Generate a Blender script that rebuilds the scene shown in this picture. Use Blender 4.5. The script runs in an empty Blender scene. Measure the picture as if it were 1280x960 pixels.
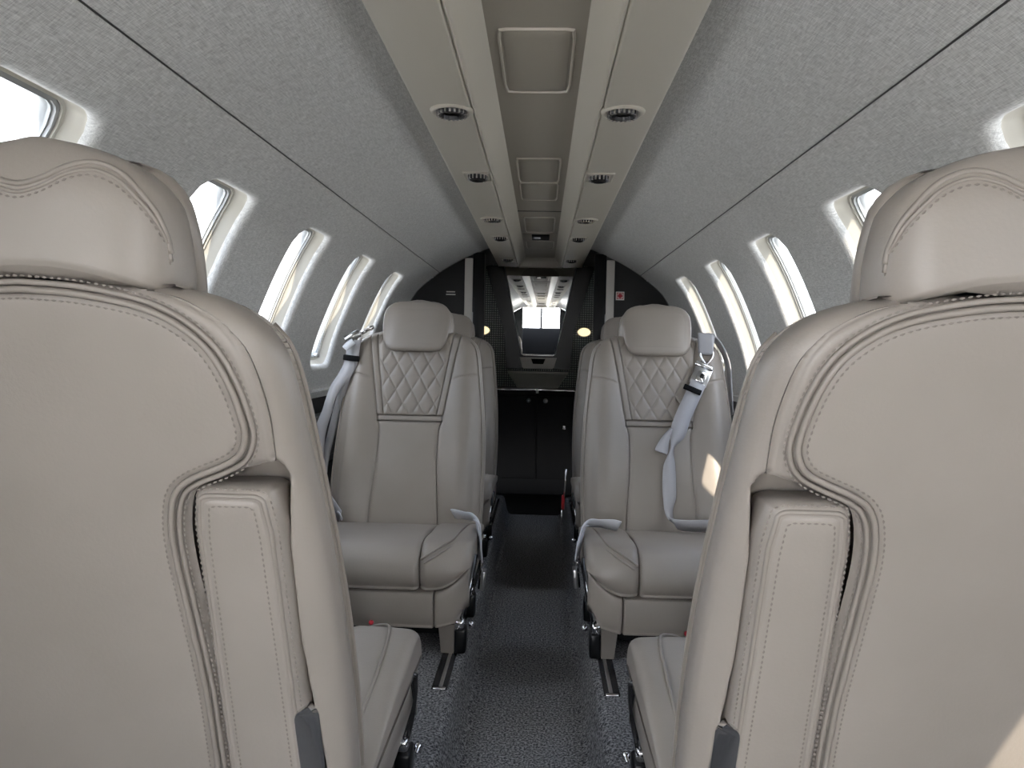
import bpy, bmesh, math, random
import numpy as np
from mathutils import Matrix, Vector
random.seed(7)
SC = bpy.context.scene
COL = SC.collection
PI = math.pi

# ------------------------------------------------------------------ camera
F_PX = 900.0
cam_d = bpy.data.cameras.new('camera'); cam = bpy.data.objects.new('camera', cam_d); COL.objects.link(cam)
cam_d.sensor_fit = 'HORIZONTAL'; cam_d.sensor_width = 36.0; cam_d.lens = F_PX/1280*36.0
cam_d.clip_start = 0.02; cam_d.clip_end = 500
_Y = np.array([37., -43., F_PX]); _Y /= np.linalg.norm(_Y)
_X = np.array([math.cos(.02), math.sin(.02), 0.]); _X -= _Y*(_X@_Y); _X /= np.linalg.norm(_X)
_Z = np.cross(_X, _Y)
_M = np.stack([_X, _Y, _Z], 1)
_r, _d, _f = _M[0], _M[1], _M[2]
cam.matrix_world = Matrix(((_r[0], -_d[0], -_f[0], .02), (_r[1], -_d[1], -_f[1], 0.), (_r[2], -_d[2], -_f[2], .78), (0, 0, 0, 1)))
SC.camera = cam

# ------------------------------------------------------------------ sky, sun, exposure
W = bpy.data.worlds.new('sky'); SC.world = W; W.use_nodes = True
nt = W.node_tree; nt.nodes.clear()
def N(t, tree=None, **k):
    n = (tree or nt).nodes.new(t)
    for a, b in k.items():
        setattr(n, a, b)
    return n
tc = N('ShaderNodeTexCoord'); sep = N('ShaderNodeSeparateXYZ'); nt.links.new(tc.outputs['Generated'], sep.inputs[0])
ramp = N('ShaderNodeValToRGB'); nt.links.new(sep.outputs['Z'], ramp.inputs[0])
ramp.color_ramp.elements[0].position = 0.0; ramp.color_ramp.elements[0].color = (.88, .92, 1, 1)
ramp.color_ramp.elements[1].position = .75; ramp.color_ramp.elements[1].color = (.42, .60, .95, 1)
noi = N('ShaderNodeTexNoise'); noi.inputs['Scale'].default_value = 3.2; noi.inputs['Detail'].default_value = 7; noi.inputs['Roughness'].default_value = .58
nt.links.new(tc.outputs['Generated'], noi.inputs['Vector'])
cr = N('ShaderNodeValToRGB'); nt.links.new(noi.outputs['Fac'], cr.inputs[0])
cr.color_ramp.elements[0].position = .36; cr.color_ramp.elements[0].color = (0, 0, 0, 1)
cr.color_ramp.elements[1].position = .54; cr.color_ramp.elements[1].color = (1, 1, 1, 1)
mx = N('ShaderNodeMix', data_type='RGBA'); nt.links.new(cr.outputs[0], mx.inputs[0]); nt.links.new(ramp.outputs[0], mx.inputs[6])
mx.inputs[7].default_value = (1.05, 1.05, 1.06, 1)
bg = N('ShaderNodeBackground'); bg.inputs[1].default_value = 3.0
nt.links.new(mx.outputs[2], bg.inputs[0]); wo = N('ShaderNodeOutputWorld'); nt.links.new(bg.outputs[0], wo.inputs[0])

sun_d = bpy.data.lights.new('sun', 'SUN'); sun = bpy.data.objects.new('sun', sun_d); COL.objects.link(sun)
sun_d.energy = 4.0; sun_d.angle = .0093; sun_d.color = (1, .86, .68)
sun.rotation_euler = Vector((-.195, .74, -.735)).to_track_quat('-Z', 'Y').to_euler()

SC.view_settings.view_transform = 'Standard'; SC.view_settings.look = 'None'
SC.view_settings.gamma = 1.0; SC.view_settings.use_curve_mapping = False
SC.view_settings.exposure = 2.52
SC.cycles.diffuse_bounces = 8; SC.cycles.max_bounces = 14

# ------------------------------------------------------------------ materials
MATS = {}
def mat(name, col, rough=.5, metal=0., spec=.5, bump=None, var=None, emit=None, coat=0., voro=None):
    """bump=(scale, strength, distance[, stretch]) noise relief, var=(scale, colour2, stretch) colour grain"""
    m = bpy.data.materials.new(name); m.use_nodes = True
    t = m.node_tree; b = t.nodes['Principled BSDF']
    b.inputs['Base Color'].default_value = (*col, 1); b.inputs['Roughness'].default_value = rough
    b.inputs['Metallic'].default_value = metal; b.inputs['Specular IOR Level'].default_value = spec
    b.inputs['Coat Weight'].default_value = coat; b.inputs['Coat Roughness'].default_value = .08
    co = t.nodes.new('ShaderNodeTexCoord')
    def noise(scale, stretch, det=4.):
        mp = t.nodes.new('ShaderNodeMapping'); mp.inputs['Scale'].default_value = stretch
        t.links.new(co.outputs['Object'], mp.inputs[0])
        n = t.nodes.new('ShaderNodeTexNoise'); n.inputs['Scale'].default_value = scale; n.inputs['Detail'].default_value = det
        t.links.new(mp.outputs[0], n.inputs['Vector']); return n
    if var:
        n = noise(var[0], var[2] if len(var) > 2 else (1, 1, 1))
        r = t.nodes.new('ShaderNodeValToRGB'); t.links.new(n.outputs['Fac'], r.inputs[0])
        lo, hi = (var[3] if len(var) > 3 else (.38, .62))
        r.color_ramp.elements[0].position = lo; r.color_ramp.elements[1].position = hi
        r.color_ramp.elements[0].color = (*col, 1); r.color_ramp.elements[1].color = (*var[1], 1)
        t.links.new(r.outputs[0], b.inputs['Base Color'])
    if bump:
        n = noise(bump[0], bump[3] if len(bump) > 3 else (1, 1, 1))
        bp = t.nodes.new('ShaderNodeBump'); bp.inputs['Strength'].default_value = bump[1]; bp.inputs['Distance'].default_value = bump[2]
        t.links.new(n.outputs['Fac'], bp.inputs['Height']); t.links.new(bp.outputs[0], b.inputs['Normal'])
    if emit:
        b.inputs['Emission Color'].default_value = (*emit[0], 1); b.inputs['Emission Strength'].default_value = emit[1]
    MATS[name] = m
    return m
LEATHER = mat('taupe_leather', (.266, .237, .210), .40, spec=.45, bump=(260, .18, .0012), var=(5, (.286, .255, .227)))
PIPING = mat('leather_piping', (.25, .221, .194), .42, bump=(300, .1, .001))
THREAD = mat('grey_thread', (.20, .175, .155), .7)
PSU = mat('warm_grey_plastic', (.54, .505, .43), .42, bump=(700, .06, .0005))
PSU2 = mat('warm_grey_plastic_panel', (.37, .34, .28), .5, bump=(700, .06, .0005))
CREAM = mat('cream_window_plastic', (.42, .40, .35), .35, bump=(300, .03, .001))
GASKET = mat('grey_window_gasket', (.30, .31, .31), .35)
CHROME = mat('chrome', (.78, .78, .80), .10, 1.)
STEEL = mat('brushed_steel', (.52, .52, .52), .28, 1.)
LEGM = mat('dark_taupe_leg', (.15, .135, .118), .45)
BLACKM = mat('black_metal', (.02, .02, .022), .22, .3)
BLACKG = mat('black_gloss_lacquer', (.003, .0035, .0045), .3, spec=.35)
CHAR = mat('charcoal_panel', (.006, .007, .008), .42, spec=.3, bump=(90, .1, .001), var=(14, (.008, .009, .010)))
BLACKP = mat('black_plastic', (.0022, .0026, .0036), .65, spec=.15)
GREYTRIM = mat('grey_satin_trim', (.60, .575, .535), .4)
WEB = mat('silver_belt_webbing', (.38, .38, .40), .42, bump=(900, .35, .0006, (1, 1, .15)))
WEBW = mat('white_belt_webbing', (.58, .60, .64), .5, bump=(900, .3, .0006))
RED = mat('red_plastic', (.45, .015, .03), .35)
WHITE = mat('white_plastic', (.8, .8, .78), .4)
CLEARP = mat('frosted_grey_plastic', (.28, .28, .30), .22)
SILVERP = mat('dark_silver_plate', (.50, .50, .47), .35, .3)
LAMP = mat('warm_lamp_lens', (.9, .85, .7), .3, emit=((1., .80, .46), .24))
CONC = mat('apron_concrete', (.52, .51, .48), .9, var=(.4, (.60, .58, .55)))
MIRROR = mat('mirror_glass', (.86, .88, .89), .0, 1.)
LAVD = mat('lavatory_lining', (.09, .09, .09), .6)

def fabric():
    m = bpy.data.materials.new('grey_woven_fabric'); m.use_nodes = True
    t = m.node_tree; b = t.nodes['Principled BSDF']; b.inputs['Roughness'].default_value = .85; b.inputs['Specular IOR Level'].default_value = .2
    b.inputs['Sheen Weight'].default_value = .12
    co = t.nodes.new('ShaderNodeTexCoord'); hs = []
    for sc in ((1, .09, 1), (.12, 1, .12)):
        mp = t.nodes.new('ShaderNodeMapping'); mp.inputs['Scale'].default_value = sc; t.links.new(co.outputs['Object'], mp.inputs[0])
        n = t.nodes.new('ShaderNodeTexNoise'); n.inputs['Scale'].default_value = 620; n.inputs['Detail'].default_value = 3
        t.links.new(mp.outputs[0], n.inputs['Vector']); hs.append(n)
    ad = t.nodes.new('ShaderNodeMath'); ad.operation = 'ADD'
    t.links.new(hs[0].outputs['Fac'], ad.inputs[0]); t.links.new(hs[1].outputs['Fac'], ad.inputs[1])
    r = t.nodes.new('ShaderNodeValToRGB'); dv = t.nodes.new('ShaderNodeMath'); dv.operation = 'MULTIPLY'; dv.inputs[1].default_value = .5
    t.links.new(ad.outputs[0], dv.inputs[0]); t.links.new(dv.outputs[0], r.inputs[0])
    r.color_ramp.elements[0].position = .36; r.color_ramp.elements[1].position = .64
    r.color_ramp.elements[0].color = (.40, .40, .39, 1); r.color_ramp.elements[1].color = (.70, .70, .68, 1)
    t.links.new(r.outputs[0], b.inputs['Base Color'])
    bp = t.nodes.new('ShaderNodeBump'); bp.inputs['Strength'].default_value = .35; bp.inputs['Distance'].default_value = .0015
    t.links.new(ad.outputs[0], bp.inputs['Height']); t.links.new(bp.outputs[0], b.inputs['Normal'])
    return m
FABRIC = fabric()
def carpet():
    m = bpy.data.materials.new('grey_tweed_carpet'); m.use_nodes = True
    t = m.node_tree; b = t.nodes['Principled BSDF']; b.inputs['Roughness'].default_value = .95; b.inputs['Specular IOR Level'].default_value = .1
    co = t.nodes.new('ShaderNodeTexCoord')
    n = t.nodes.new('ShaderNodeTexNoise'); n.inputs['Scale'].default_value = 190; n.inputs['Detail'].default_value = 4; n.inputs['Roughness'].default_value = .7
    t.links.new(co.outputs['Object'], n.inputs['Vector'])
    r = t.nodes.new('ShaderNodeValToRGB'); t.links.new(n.outputs['Fac'], r.inputs[0])
    r.color_ramp.elements[0].position = .40; r.color_ramp.elements[1].position = .66
    r.color_ramp.elements[0].color = (.028, .029, .033, 1); r.color_ramp.elements[1].color = (.34, .34, .345, 1)
    t.links.new(r.outputs[0], b.inputs['Base Color'])
    bp = t.nodes.new('ShaderNodeBump'); bp.inputs['Strength'].default_value = .8; bp.inputs['Distance'].default_value = .006
    t.links.new(n.outputs['Fac'], bp.inputs['Height']); t.links.new(bp.outputs[0], b.inputs['Normal'])
    return m
CARPET = carpet()
def weave():
    m = bpy.data.materials.new('dark_woven_wallcovering'); m.use_nodes = True
    t = m.node_tree; b = t.nodes['Principled BSDF']; b.inputs['Roughness'].default_value = .6
    co = t.nodes.new('ShaderNodeTexCoord'); ws = []
    for ax in ('X', 'Z'):
        w = t.nodes.new('ShaderNodeTexWave'); w.bands_direction = ax; w.inputs['Scale'].default_value = 22; w.inputs['Distortion'].default_value = 1.2
        w.inputs['Detail'].default_value = 2; w.inputs['Detail Scale'].default_value = 6
        t.links.new(co.outputs['Object'], w.inputs['Vector']); ws.append(w)
    mu = t.nodes.new('ShaderNodeMath'); mu.operation = 'MULTIPLY'
    t.links.new(ws[0].outputs['Fac'], mu.inputs[0]); t.links.new(ws[1].outputs['Fac'], mu.inputs[1])
    r = t.nodes.new('ShaderNodeValToRGB'); t.links.new(mu.outputs[0], r.inputs[0])
    r.color_ramp.elements[0].color = (.10, .11, .11, 1); r.color_ramp.elements[1].color = (.7, .72, .68, 1)
    t.links.new(r.outputs[0], b.inputs['Base Color'])
    return m
WEAVE = weave()
def glass(name, tint, refl):
    m = bpy.data.materials.new(name); m.use_nodes = True; t = m.node_tree; t.nodes.clear()
    tr = t.nodes.new('ShaderNodeBsdfTransparent'); tr.inputs[0].default_value = (*tint, 1)
    gl = t.nodes.new('ShaderNodeBsdfGlossy'); gl.inputs['Roughness'].default_value = .02
    fr = t.nodes.new('ShaderNodeFresnel'); fr.inputs[0].default_value = 1.3
    mu = t.nodes.new('ShaderNodeMath'); mu.operation = 'MULTIPLY'; mu.inputs[1].default_value = refl; t.links.new(fr.outputs[0], mu.inputs[0])
    mi = t.nodes.new('ShaderNodeMixShader'); t.links.new(mu.outputs[0], mi.inputs[0]); t.links.new(tr.outputs[0], mi.inputs[1]); t.links.new(gl.outputs[0], mi.inputs[2])
    o = t.nodes.new('ShaderNodeOutputMaterial'); t.links.new(mi.outputs[0], o.inputs[0])
    return m
GLASS = glass('window_acrylic', (.42, .44, .46), .5)  # tint added to hold the windows down against the interior light

# ------------------------------------------------------------------ mesh helpers
def obj(name, VF, m, parent=None, smooth=True, kind=None, label=None, loc=None, auto=None):
    V, Fc = VF
    me = bpy.data.meshes.new(name)
    me.from_pydata([tuple(map(float, v)) for v in V], [], [tuple(map(int, f)) for f in Fc]); me.validate()
    if smooth:
        me.polygons.foreach_set('use_smooth', [True]*len(me.polygons))
    if auto is not None:
        me.set_sharp_from_angle(angle=math.radians(auto))
    me.materials.append(m); me.update()
    o = bpy.data.objects.new(name, me); COL.objects.link(o)
    if parent: o.parent = parent
    if kind: o['kind'] = kind
    if label: o['label'] = label
    if loc: o.location = loc
    return o
def thing(name, label, cat, loc=(0, 0, 0), rz=0, group=None):
    o = bpy.data.objects.new(name, None); o.empty_display_size = .05; COL.objects.link(o)
    o.location = loc; o.rotation_euler = (0, 0, rz); o['label'] = label; o['category'] = cat
    if group: o['group'] = group
    return o
def tag(o, label, cat, group=None):
    o['label'] = label; o['category'] = cat
    if group: o['group'] = group
    return o
def join(*parts):
    V = []; Fc = []; n = 0
    for v, f in parts:
        V.extend(list(map(tuple, v))); Fc.extend([tuple(i+n for i in q) for q in f]); n += len(v)
    return V, Fc
def grid(P, closeu=False, closev=False, flip=False):
    P = np.asarray(P, float); a, b = P.shape[:2]
    Fc = []
    for i in range(a if closeu else a-1):
        i2 = (i+1) % a
        for j in range(b if closev else b-1):
            j2 = (j+1) % b
            q = (i*b+j, i2*b+j, i2*b+j2, i*b+j2)
            Fc.append(q[::-1] if flip else q)
    return P.reshape(-1, 3), Fc
def caps(VF, a, b, flip=False):
    """closes the first and last ring of grid rows (each row a closed ring of b points)"""
    V, Fc = VF
    Fc = list(Fc); r0 = tuple(range(b)); r1 = tuple(range((a-1)*b, a*b))
    Fc.append(r0 if not flip else r0[::-1]); Fc.append(r1[::-1] if not flip else r1)
    return V, Fc
def box(c, s, bev=.0, seg=2, rot=None):
    bm = bmesh.new(); bmesh.ops.create_cube(bm, size=1)
    for v in bm.verts: v.co = Vector((v.co.x*s[0], v.co.y*s[1], v.co.z*s[2]))
    if bev: bmesh.ops.bevel(bm, geom=bm.edges[:], offset=min(bev, .49*min(s)), segments=seg, affect='EDGES', profile=.5)
    R = rot or Matrix.Identity(3)
    V = [tuple(R @ v.co + Vector(c)) for v in bm.verts]; bm.verts.index_update()
    Fc = [tuple(v.index for v in f.verts) for f in bm.faces]; bm.free()
    return V, Fc
def frames(P):
    P = np.asarray(P, float); T = np.gradient(P, axis=0); T /= np.linalg.norm(T, axis=1)[:, None]+1e-12
    return P, T
def tube(P, r, n=8, closed=False):
    P = np.asarray(P, float); m = len(P)
    if closed: T = np.roll(P, -1, 0)-np.roll(P, 1, 0)
    else: T = np.gradient(P, axis=0)
    T /= np.linalg.norm(T, axis=1)[:, None]+1e-12
    u = np.cross(T[0], [0, 0, 1.]);
    if np.linalg.norm(u) < 1e-3: u = np.cross(T[0], [1., 0, 0])
    u /= np.linalg.norm(u); R = []
    rr = np.broadcast_to(np.asarray(r, float), (m,))
    for i in range(m):
        u = u-T[i]*(u@T[i]); u /= np.linalg.norm(u)+1e-12; w = np.cross(T[i], u)
        a = np.linspace(0, 2*PI, n, endpoint=False)
        R.append(P[i]+rr[i]*(np.cos(a)[:, None]*u+np.sin(a)[:, None]*w))
    g = grid(R, closeu=closed, closev=True, flip=True)
    return g if closed else caps(g, m, n, flip=True)
def resample(P, n=None, step=None):
    P = np.asarray(P, float); d = np.r_[0, np.cumsum(np.linalg.norm(np.diff(P, axis=0), axis=1))]
    if step: n = max(2, int(round(d[-1]/step))+1)
    s = np.linspace(0, d[-1], n)
    return np.stack([np.interp(s, d, P[:, k]) for k in range(P.shape[1])], 1)
def catmull(P, k=8, closed=False):
    P = np.asarray(P, float)
    if closed: Q = np.vstack([P[-1:], P, P[:2]])
    else: Q = np.vstack([2*P[0]-P[1], P, 2*P[-1]-P[-2]])
    out = []
    for i in range(1, len(Q)-2):
        p0, p1, p2, p3 = Q[i-1:i+3]
        for t in np.linspace(0, 1, k, endpoint=False):
            out.append(.5*((2*p1)+(-p0+p2)*t+(2*p0-5*p1+4*p2-p3)*t*t+(-p0+3*p1-3*p2+p3)*t**3))
    if not closed: out.append(Q[-2])
    return np.array(out)
def stitches(P, nrm, L=.0042, gap=.0022, w=.0011, h=.0009):
    """a row of little thread stitches along a polyline, joined"""
    Q = resample(P, step=L+gap); V = []; Fc = []
    nrm = np.asarray(nrm, float)
    for i in range(len(Q)-1):
        d = Q[i+1]-Q[i]; l = np.linalg.norm(d)
        if l < 1e-6: continue
        d /= l; s = np.cross(d, nrm); s /= np.linalg.norm(s)+1e-9; a = Q[i]; b = Q[i]+d*L; k = len(V); m = (a+b)/2+nrm*h
        V += [a-s*w*.3, a+s*w*.3, m-s*w-nrm*h*.8, m+s*w-nrm*h*.8, m, b-s*w*.3, b+s*w*.3]
        Fc += [(k, k+2, k+4), (k, k+4, k+1), (k+1, k+4, k+3), (k+2, k+5, k+4), (k+5, k+6, k+4), (k+6, k+3, k+4)]
    return V, Fc
def segdist(pts, poly):
    A = poly[:-1]; B = poly[1:]; out = np.full(len(pts), 9.)
    for a, b in zip(A, B):
        ab = b-a; L = ab@ab
        if L < 1e-14: continue
        t = np.clip(((pts-a)@ab)/L, 0, 1)
        out = np.minimum(out, np.linalg.norm(pts-(a+t[:, None]*ab), axis=1))
    return out
def panel(zl, xl, xr, base, sgn, roll=.008, depth=.008, puff=.0, pw=.05, extra=None, nu=24, skirt=.0, step=.006):
    """upholstered panel between xl(z) and xr(z) on the surface ly=base(x,z); sgn +1 looks to +ly; edges rolled under"""
    z0, z1 = zl
    zz = np.linspace(z0, z1, 400); L = np.stack([xl(zz), zz], 1); R = np.stack([xr(zz), zz], 1)
    w = np.abs(np.gradient(L[:, 0], zz))+np.abs(np.gradient(R[:, 0], zz))+1
    cum = np.r_[0, np.cumsum((w[1:]+w[:-1])/2*np.diff(zz))]
    nr = max(4, int(cum[-1]/step)); t = np.linspace(0, 1, nr)
    t = np.unique(np.r_[t, np.array([.15, .4, .7, 1.])*roll/cum[-1], 1-np.array([.15, .4, .7, 1.])*roll/cum[-1]])
    rows = np.interp(t*cum[-1], cum, zz)
    u = .5-.5*np.cos(np.linspace(0, PI, nu)); u = .5*u+.5*np.linspace(0, 1, nu)
    X = xl(rows)[:, None]*(1-u)+xr(rows)[:, None]*u; Z = np.repeat(rows[:, None], nu, 1)
    poly = np.vstack([L, R[::-1], L[:1]])
    d = segdist(np.stack([X.ravel(), Z.ravel()], 1), poly).reshape(X.shape)
    q = np.clip(1-d/roll, 0, 1); h = -depth*(1-np.sqrt(np.clip(1-q*q, 0, 1)))
    h = h+puff*(1-np.exp(-d/pw))
    if extra is not None: h = h+extra(X, Z)*np.clip(d/.012, 0, 1)
    Yv = base(X, Z)+sgn*h
    P = np.stack([X, Yv, Z], 2); V, Fc = grid(P, flip=(sgn < 0))
    if skirt:
        a, b = X.shape
        ring = [j for j in range(b)]+[i*b+b-1 for i in range(1, a)]+[(a-1)*b+j for j in range(b-2, -1, -1)]+[i*b for i in range(a-2, 0, -1)]
        V = list(map(tuple, V)); n = len(V)
        for k in ring: V.append((V[k][0], V[k][1]-sgn*skirt, V[k][2]))
        m = len(ring)
        for k in range(m):
            f = (ring[k], ring[(k+1) % m], n+(k+1) % m, n+k)
            Fc.append(f[::-1] if sgn > 0 else f)
    return V, Fc
def fi(tab):
    """piecewise interpolation in z (or any key) from [(key, value)...]"""
    tab = sorted(tab); k = np.array([a for a, _ in tab]); v = np.array([b for _, b in tab])
    return lambda z: np.interp(z, k, v)
def smooth_fi(pts, k=10):
    c = catmull(np.array(pts, float), k); o = np.argsort(c[:, 0]); c = c[o]
    return lambda z: np.interp(z, c[:, 0], c[:, 1])
def rloft(rows, n=48):
    """stack of superellipse rings: (z, cx, cy, hx, hy, e)"""
    a = np.linspace(0, 2*PI, n, endpoint=False); R = []
    for z, cx, cy, hx, hy, e in rows:
        c, s = np.cos(a), np.sin(a)
        R.append(np.stack([cx+hx*np.sign(c)*np.abs(c)**(2/e), cy+hy*np.sign(s)*np.abs(s)**(2/e), np.full(n, z)], 1))
    return caps(grid(R, closev=True, flip=True), len(rows), n, flip=True)
def lathe(prof, n=24, c=(0, 0, 0), axis='z'):
    a = np.linspace(0, 2*PI, n, endpoint=False); R = []
    for r, h in prof:
        p = np.stack([r*np.cos(a), r*np.sin(a), np.full(n, h)], 1)
        if axis == 'y': p = p[:, [0, 2, 1]]
        R.append(p+np.array(c))
    return caps(grid(R, closev=True, flip=(axis != 'y')), len(prof), n, flip=(axis != 'y'))
def slide_profile(prof, x0, x1, r, n=10, shrink=None):
    """closed profile [(y,z)...] swept along x with pillow-rounded ends"""
    prof = np.asarray(prof, float); c = prof.mean(0)
    ts = [];
    for k in range(n): ts.append(r*(1-math.cos(k/(n-1)*PI/2)))
    xs = [x0+t for t in ts]+list(np.linspace(x0+r, x1-r, 8)[1:-1])+[x1-t for t in ts[::-1]]
    R = []
    for x in xs:
        d = min(x-x0, x1-x); q = max(0, 1-d/r); ins = r*(1-math.sqrt(max(0, 1-q*q)))
        v = prof-c; l = np.linalg.norm(v, axis=1)[:, None]
        p = c+v*np.clip(1-ins/l, .05, 1)
        if shrink is not None: p = shrink(x, p)
        R.append(np.stack([np.full(len(p), x), p[:, 0], p[:, 1]], 1))
    return caps(grid(R, closev=True, flip=True), len(xs), len(prof), flip=True)
def ribbon(P, Wd, t=.0016, sub=6):
    """strap: centre points P, half-width vectors Wd"""
    P = catmull(P, sub); Wd = catmull(Wd, sub); T = np.gradient(P, axis=0)
    nn = np.cross(T, Wd); nn /= np.linalg.norm(nn, axis=1)[:, None]+1e-12
    R = [[p-w+n*t, p+n*t*1.3, p+w+n*t, p+w-n*t, p-n*t*1.3, p-w-n*t] for p, w, n in zip(P, Wd, nn)]
    return caps(grid(np.array(R), closev=True, flip=True), len(R), 6, flip=True)
def mir(VF, m):
    V, Fc = VF
    if m > 0: return V, Fc
    return [(-v[0], v[1], v[2]) for v in V], [f[::-1] for f in Fc]

# ------------------------------------------------------------------ cabin shell
PR = catmull([(0, 1.345), (.12, 1.337), (.24, 1.314), (.335, 1.278), (.43, 1.234), (.535, 1.17), (.638, 1.085), (.69, 1.003), (.737, .90), (.775, .80), (.80, .705), (.814, .615), (.82, .5)], 24)
PS = np.r_[0, np.cumsum(np.linalg.norm(np.diff(PR, axis=0), axis=1))]
def pro(s):
    return np.interp(s, PS, PR[:, 0]), np.interp(s, PS, PR[:, 1])
def pron(s):
    x0, z0 = pro(np.asarray(s)-.01); x1, z1 = pro(np.asarray(s)+.01)
    tx, tz = x1-x0, z1-z0; l = np.hypot(tx, tz); return -tz/l, tx/l        # outward normal
def s_at_x(x): return float(np.interp(x, PR[:, 0], PS))
def s_at_z(z): return float(np.interp(-z, -PR[:, 1], PS))
Y_FRONT, Y_BULK, Y_LAV = -4.3, 3.8, 4.55
S_PSU, S_SEAM, S_LEDGE = s_at_x(.236), s_at_x(.528), s_at_z(.615)
PITCH, WC0 = .57, 2.645
S_W = (s_at_z(1.097), s_at_z(.705))
def wallpt(side, s, y, out=0.):
    x, z = pro(s); nx, nz = pron(s)
    return np.stack([side*(x+nx*out), np.asarray(y)+0*x, z+nz*out], -1)
centres = [WC0+PITCH*k for k in range(-11, 2)]
centres = [c for c in centres if c-.285 > Y_FRONT]
HWY, HS, RC = .120, (S_W[1]-S_W[0])/2, .045
SC_W = (S_W[0]+S_W[1])/2
def square(n=14):
    t = np.linspace(-1, 1, n, endpoint=False); o = np.ones(n)
    return np.vstack([np.stack([t, -o], 1), np.stack([o, t], 1), np.stack([-t, o], 1), np.stack([-o, -t], 1)])
SQ = square()
def rrect(hy, hs, r):
    p = SQ*np.array([hy, hs]); core = np.clip(p, [-(hy-r), -(hs-r)], [hy-r, hs-r]); d = p-core
    l = np.linalg.norm(d, axis=1)[:, None]
    return np.where(l > 1e-9, core+d/np.maximum(l, 1e-9)*r, p)
def window_bay(side, yc, y0, y1, door=False):
    f = .020
    outer = np.stack([np.where(SQ[:, 0] < 0, yc+(yc-y0)*SQ[:, 0], yc+(y1-yc)*SQ[:, 0]),
                      np.where(SQ[:, 1] < 0, SC_W+(SC_W-S_SEAM-.012)*SQ[:, 1], SC_W+(S_LEDGE-SC_W)*SQ[:, 1])], 1)
    inner = rrect(HWY+f, HS+f, RC+f)+np.array([yc, SC_W])
    R = []
    for t in np.linspace(0, 1, 7): 
        q = outer*(1-t)+inner*t; R.append(wallpt(side, q[:, 1], q[:, 0]))
    for th in np.linspace(0, PI/2, 7)[1:]:
        q = rrect(HWY+f*(1-math.sin(th)), HS+f*(1-math.sin(th)), RC+f*(1-math.sin(th)))+np.array([yc, SC_W])
        R.append(wallpt(side, q[:, 1], q[:, 0], f*(1-math.cos(th))))
    return grid(R, closev=True, flip=(side < 0))
def wall_strip(side, s0, s1, y0, y1, ns=14, ny=40, roll=(0, 0)):
    S = np.linspace(s0, s1, ns); R = []
    S = np.unique(np.r_[S, s0+np.array([0, .001, .0025, .0045]), s1-np.array([0, .001, .0025, .0045])])
    for s in S:
        o = 0
        if roll[0] and s-s0 < .004: o = .004*(1-math.sqrt(max(0, 1-((.004-(s-s0))/.004)**2)))
        if roll[1] and s1-s < .004: o = .004*(1-math.sqrt(max(0, 1-((.004-(s1-s))/.004)**2)))
        ys = np.linspace(y0, y1, ny); R.append(wallpt(side, np.full(ny, s), ys, o))
    return grid(R, flip=(side > 0))
def skin(s0, s1, y0, y1, out, side):
    S = np.linspace(s0, s1, 24)
    return grid([wallpt(side, np.full(2, s), np.array([y0, y1]), out) for s in S], flip=(side > 0))
for side in (-1, 1):
    obj('ceiling_light_seal', join(skin(0, S_SEAM+.09, Y_FRONT-.05, Y_BULK, .014, side), skin(0, PS[-1], Y_BULK-.06, Y_LAV+.08, .014, side)), LAVD, kind='structure')  # hidden shell added to stop daylight leaking through the lining gaps
win_i = 0; ALLC = {}
LIGHT_GAP_Y = (-2.2, -.78)  # unseen openings in both side walls, added to let daylight into the cabin
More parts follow.
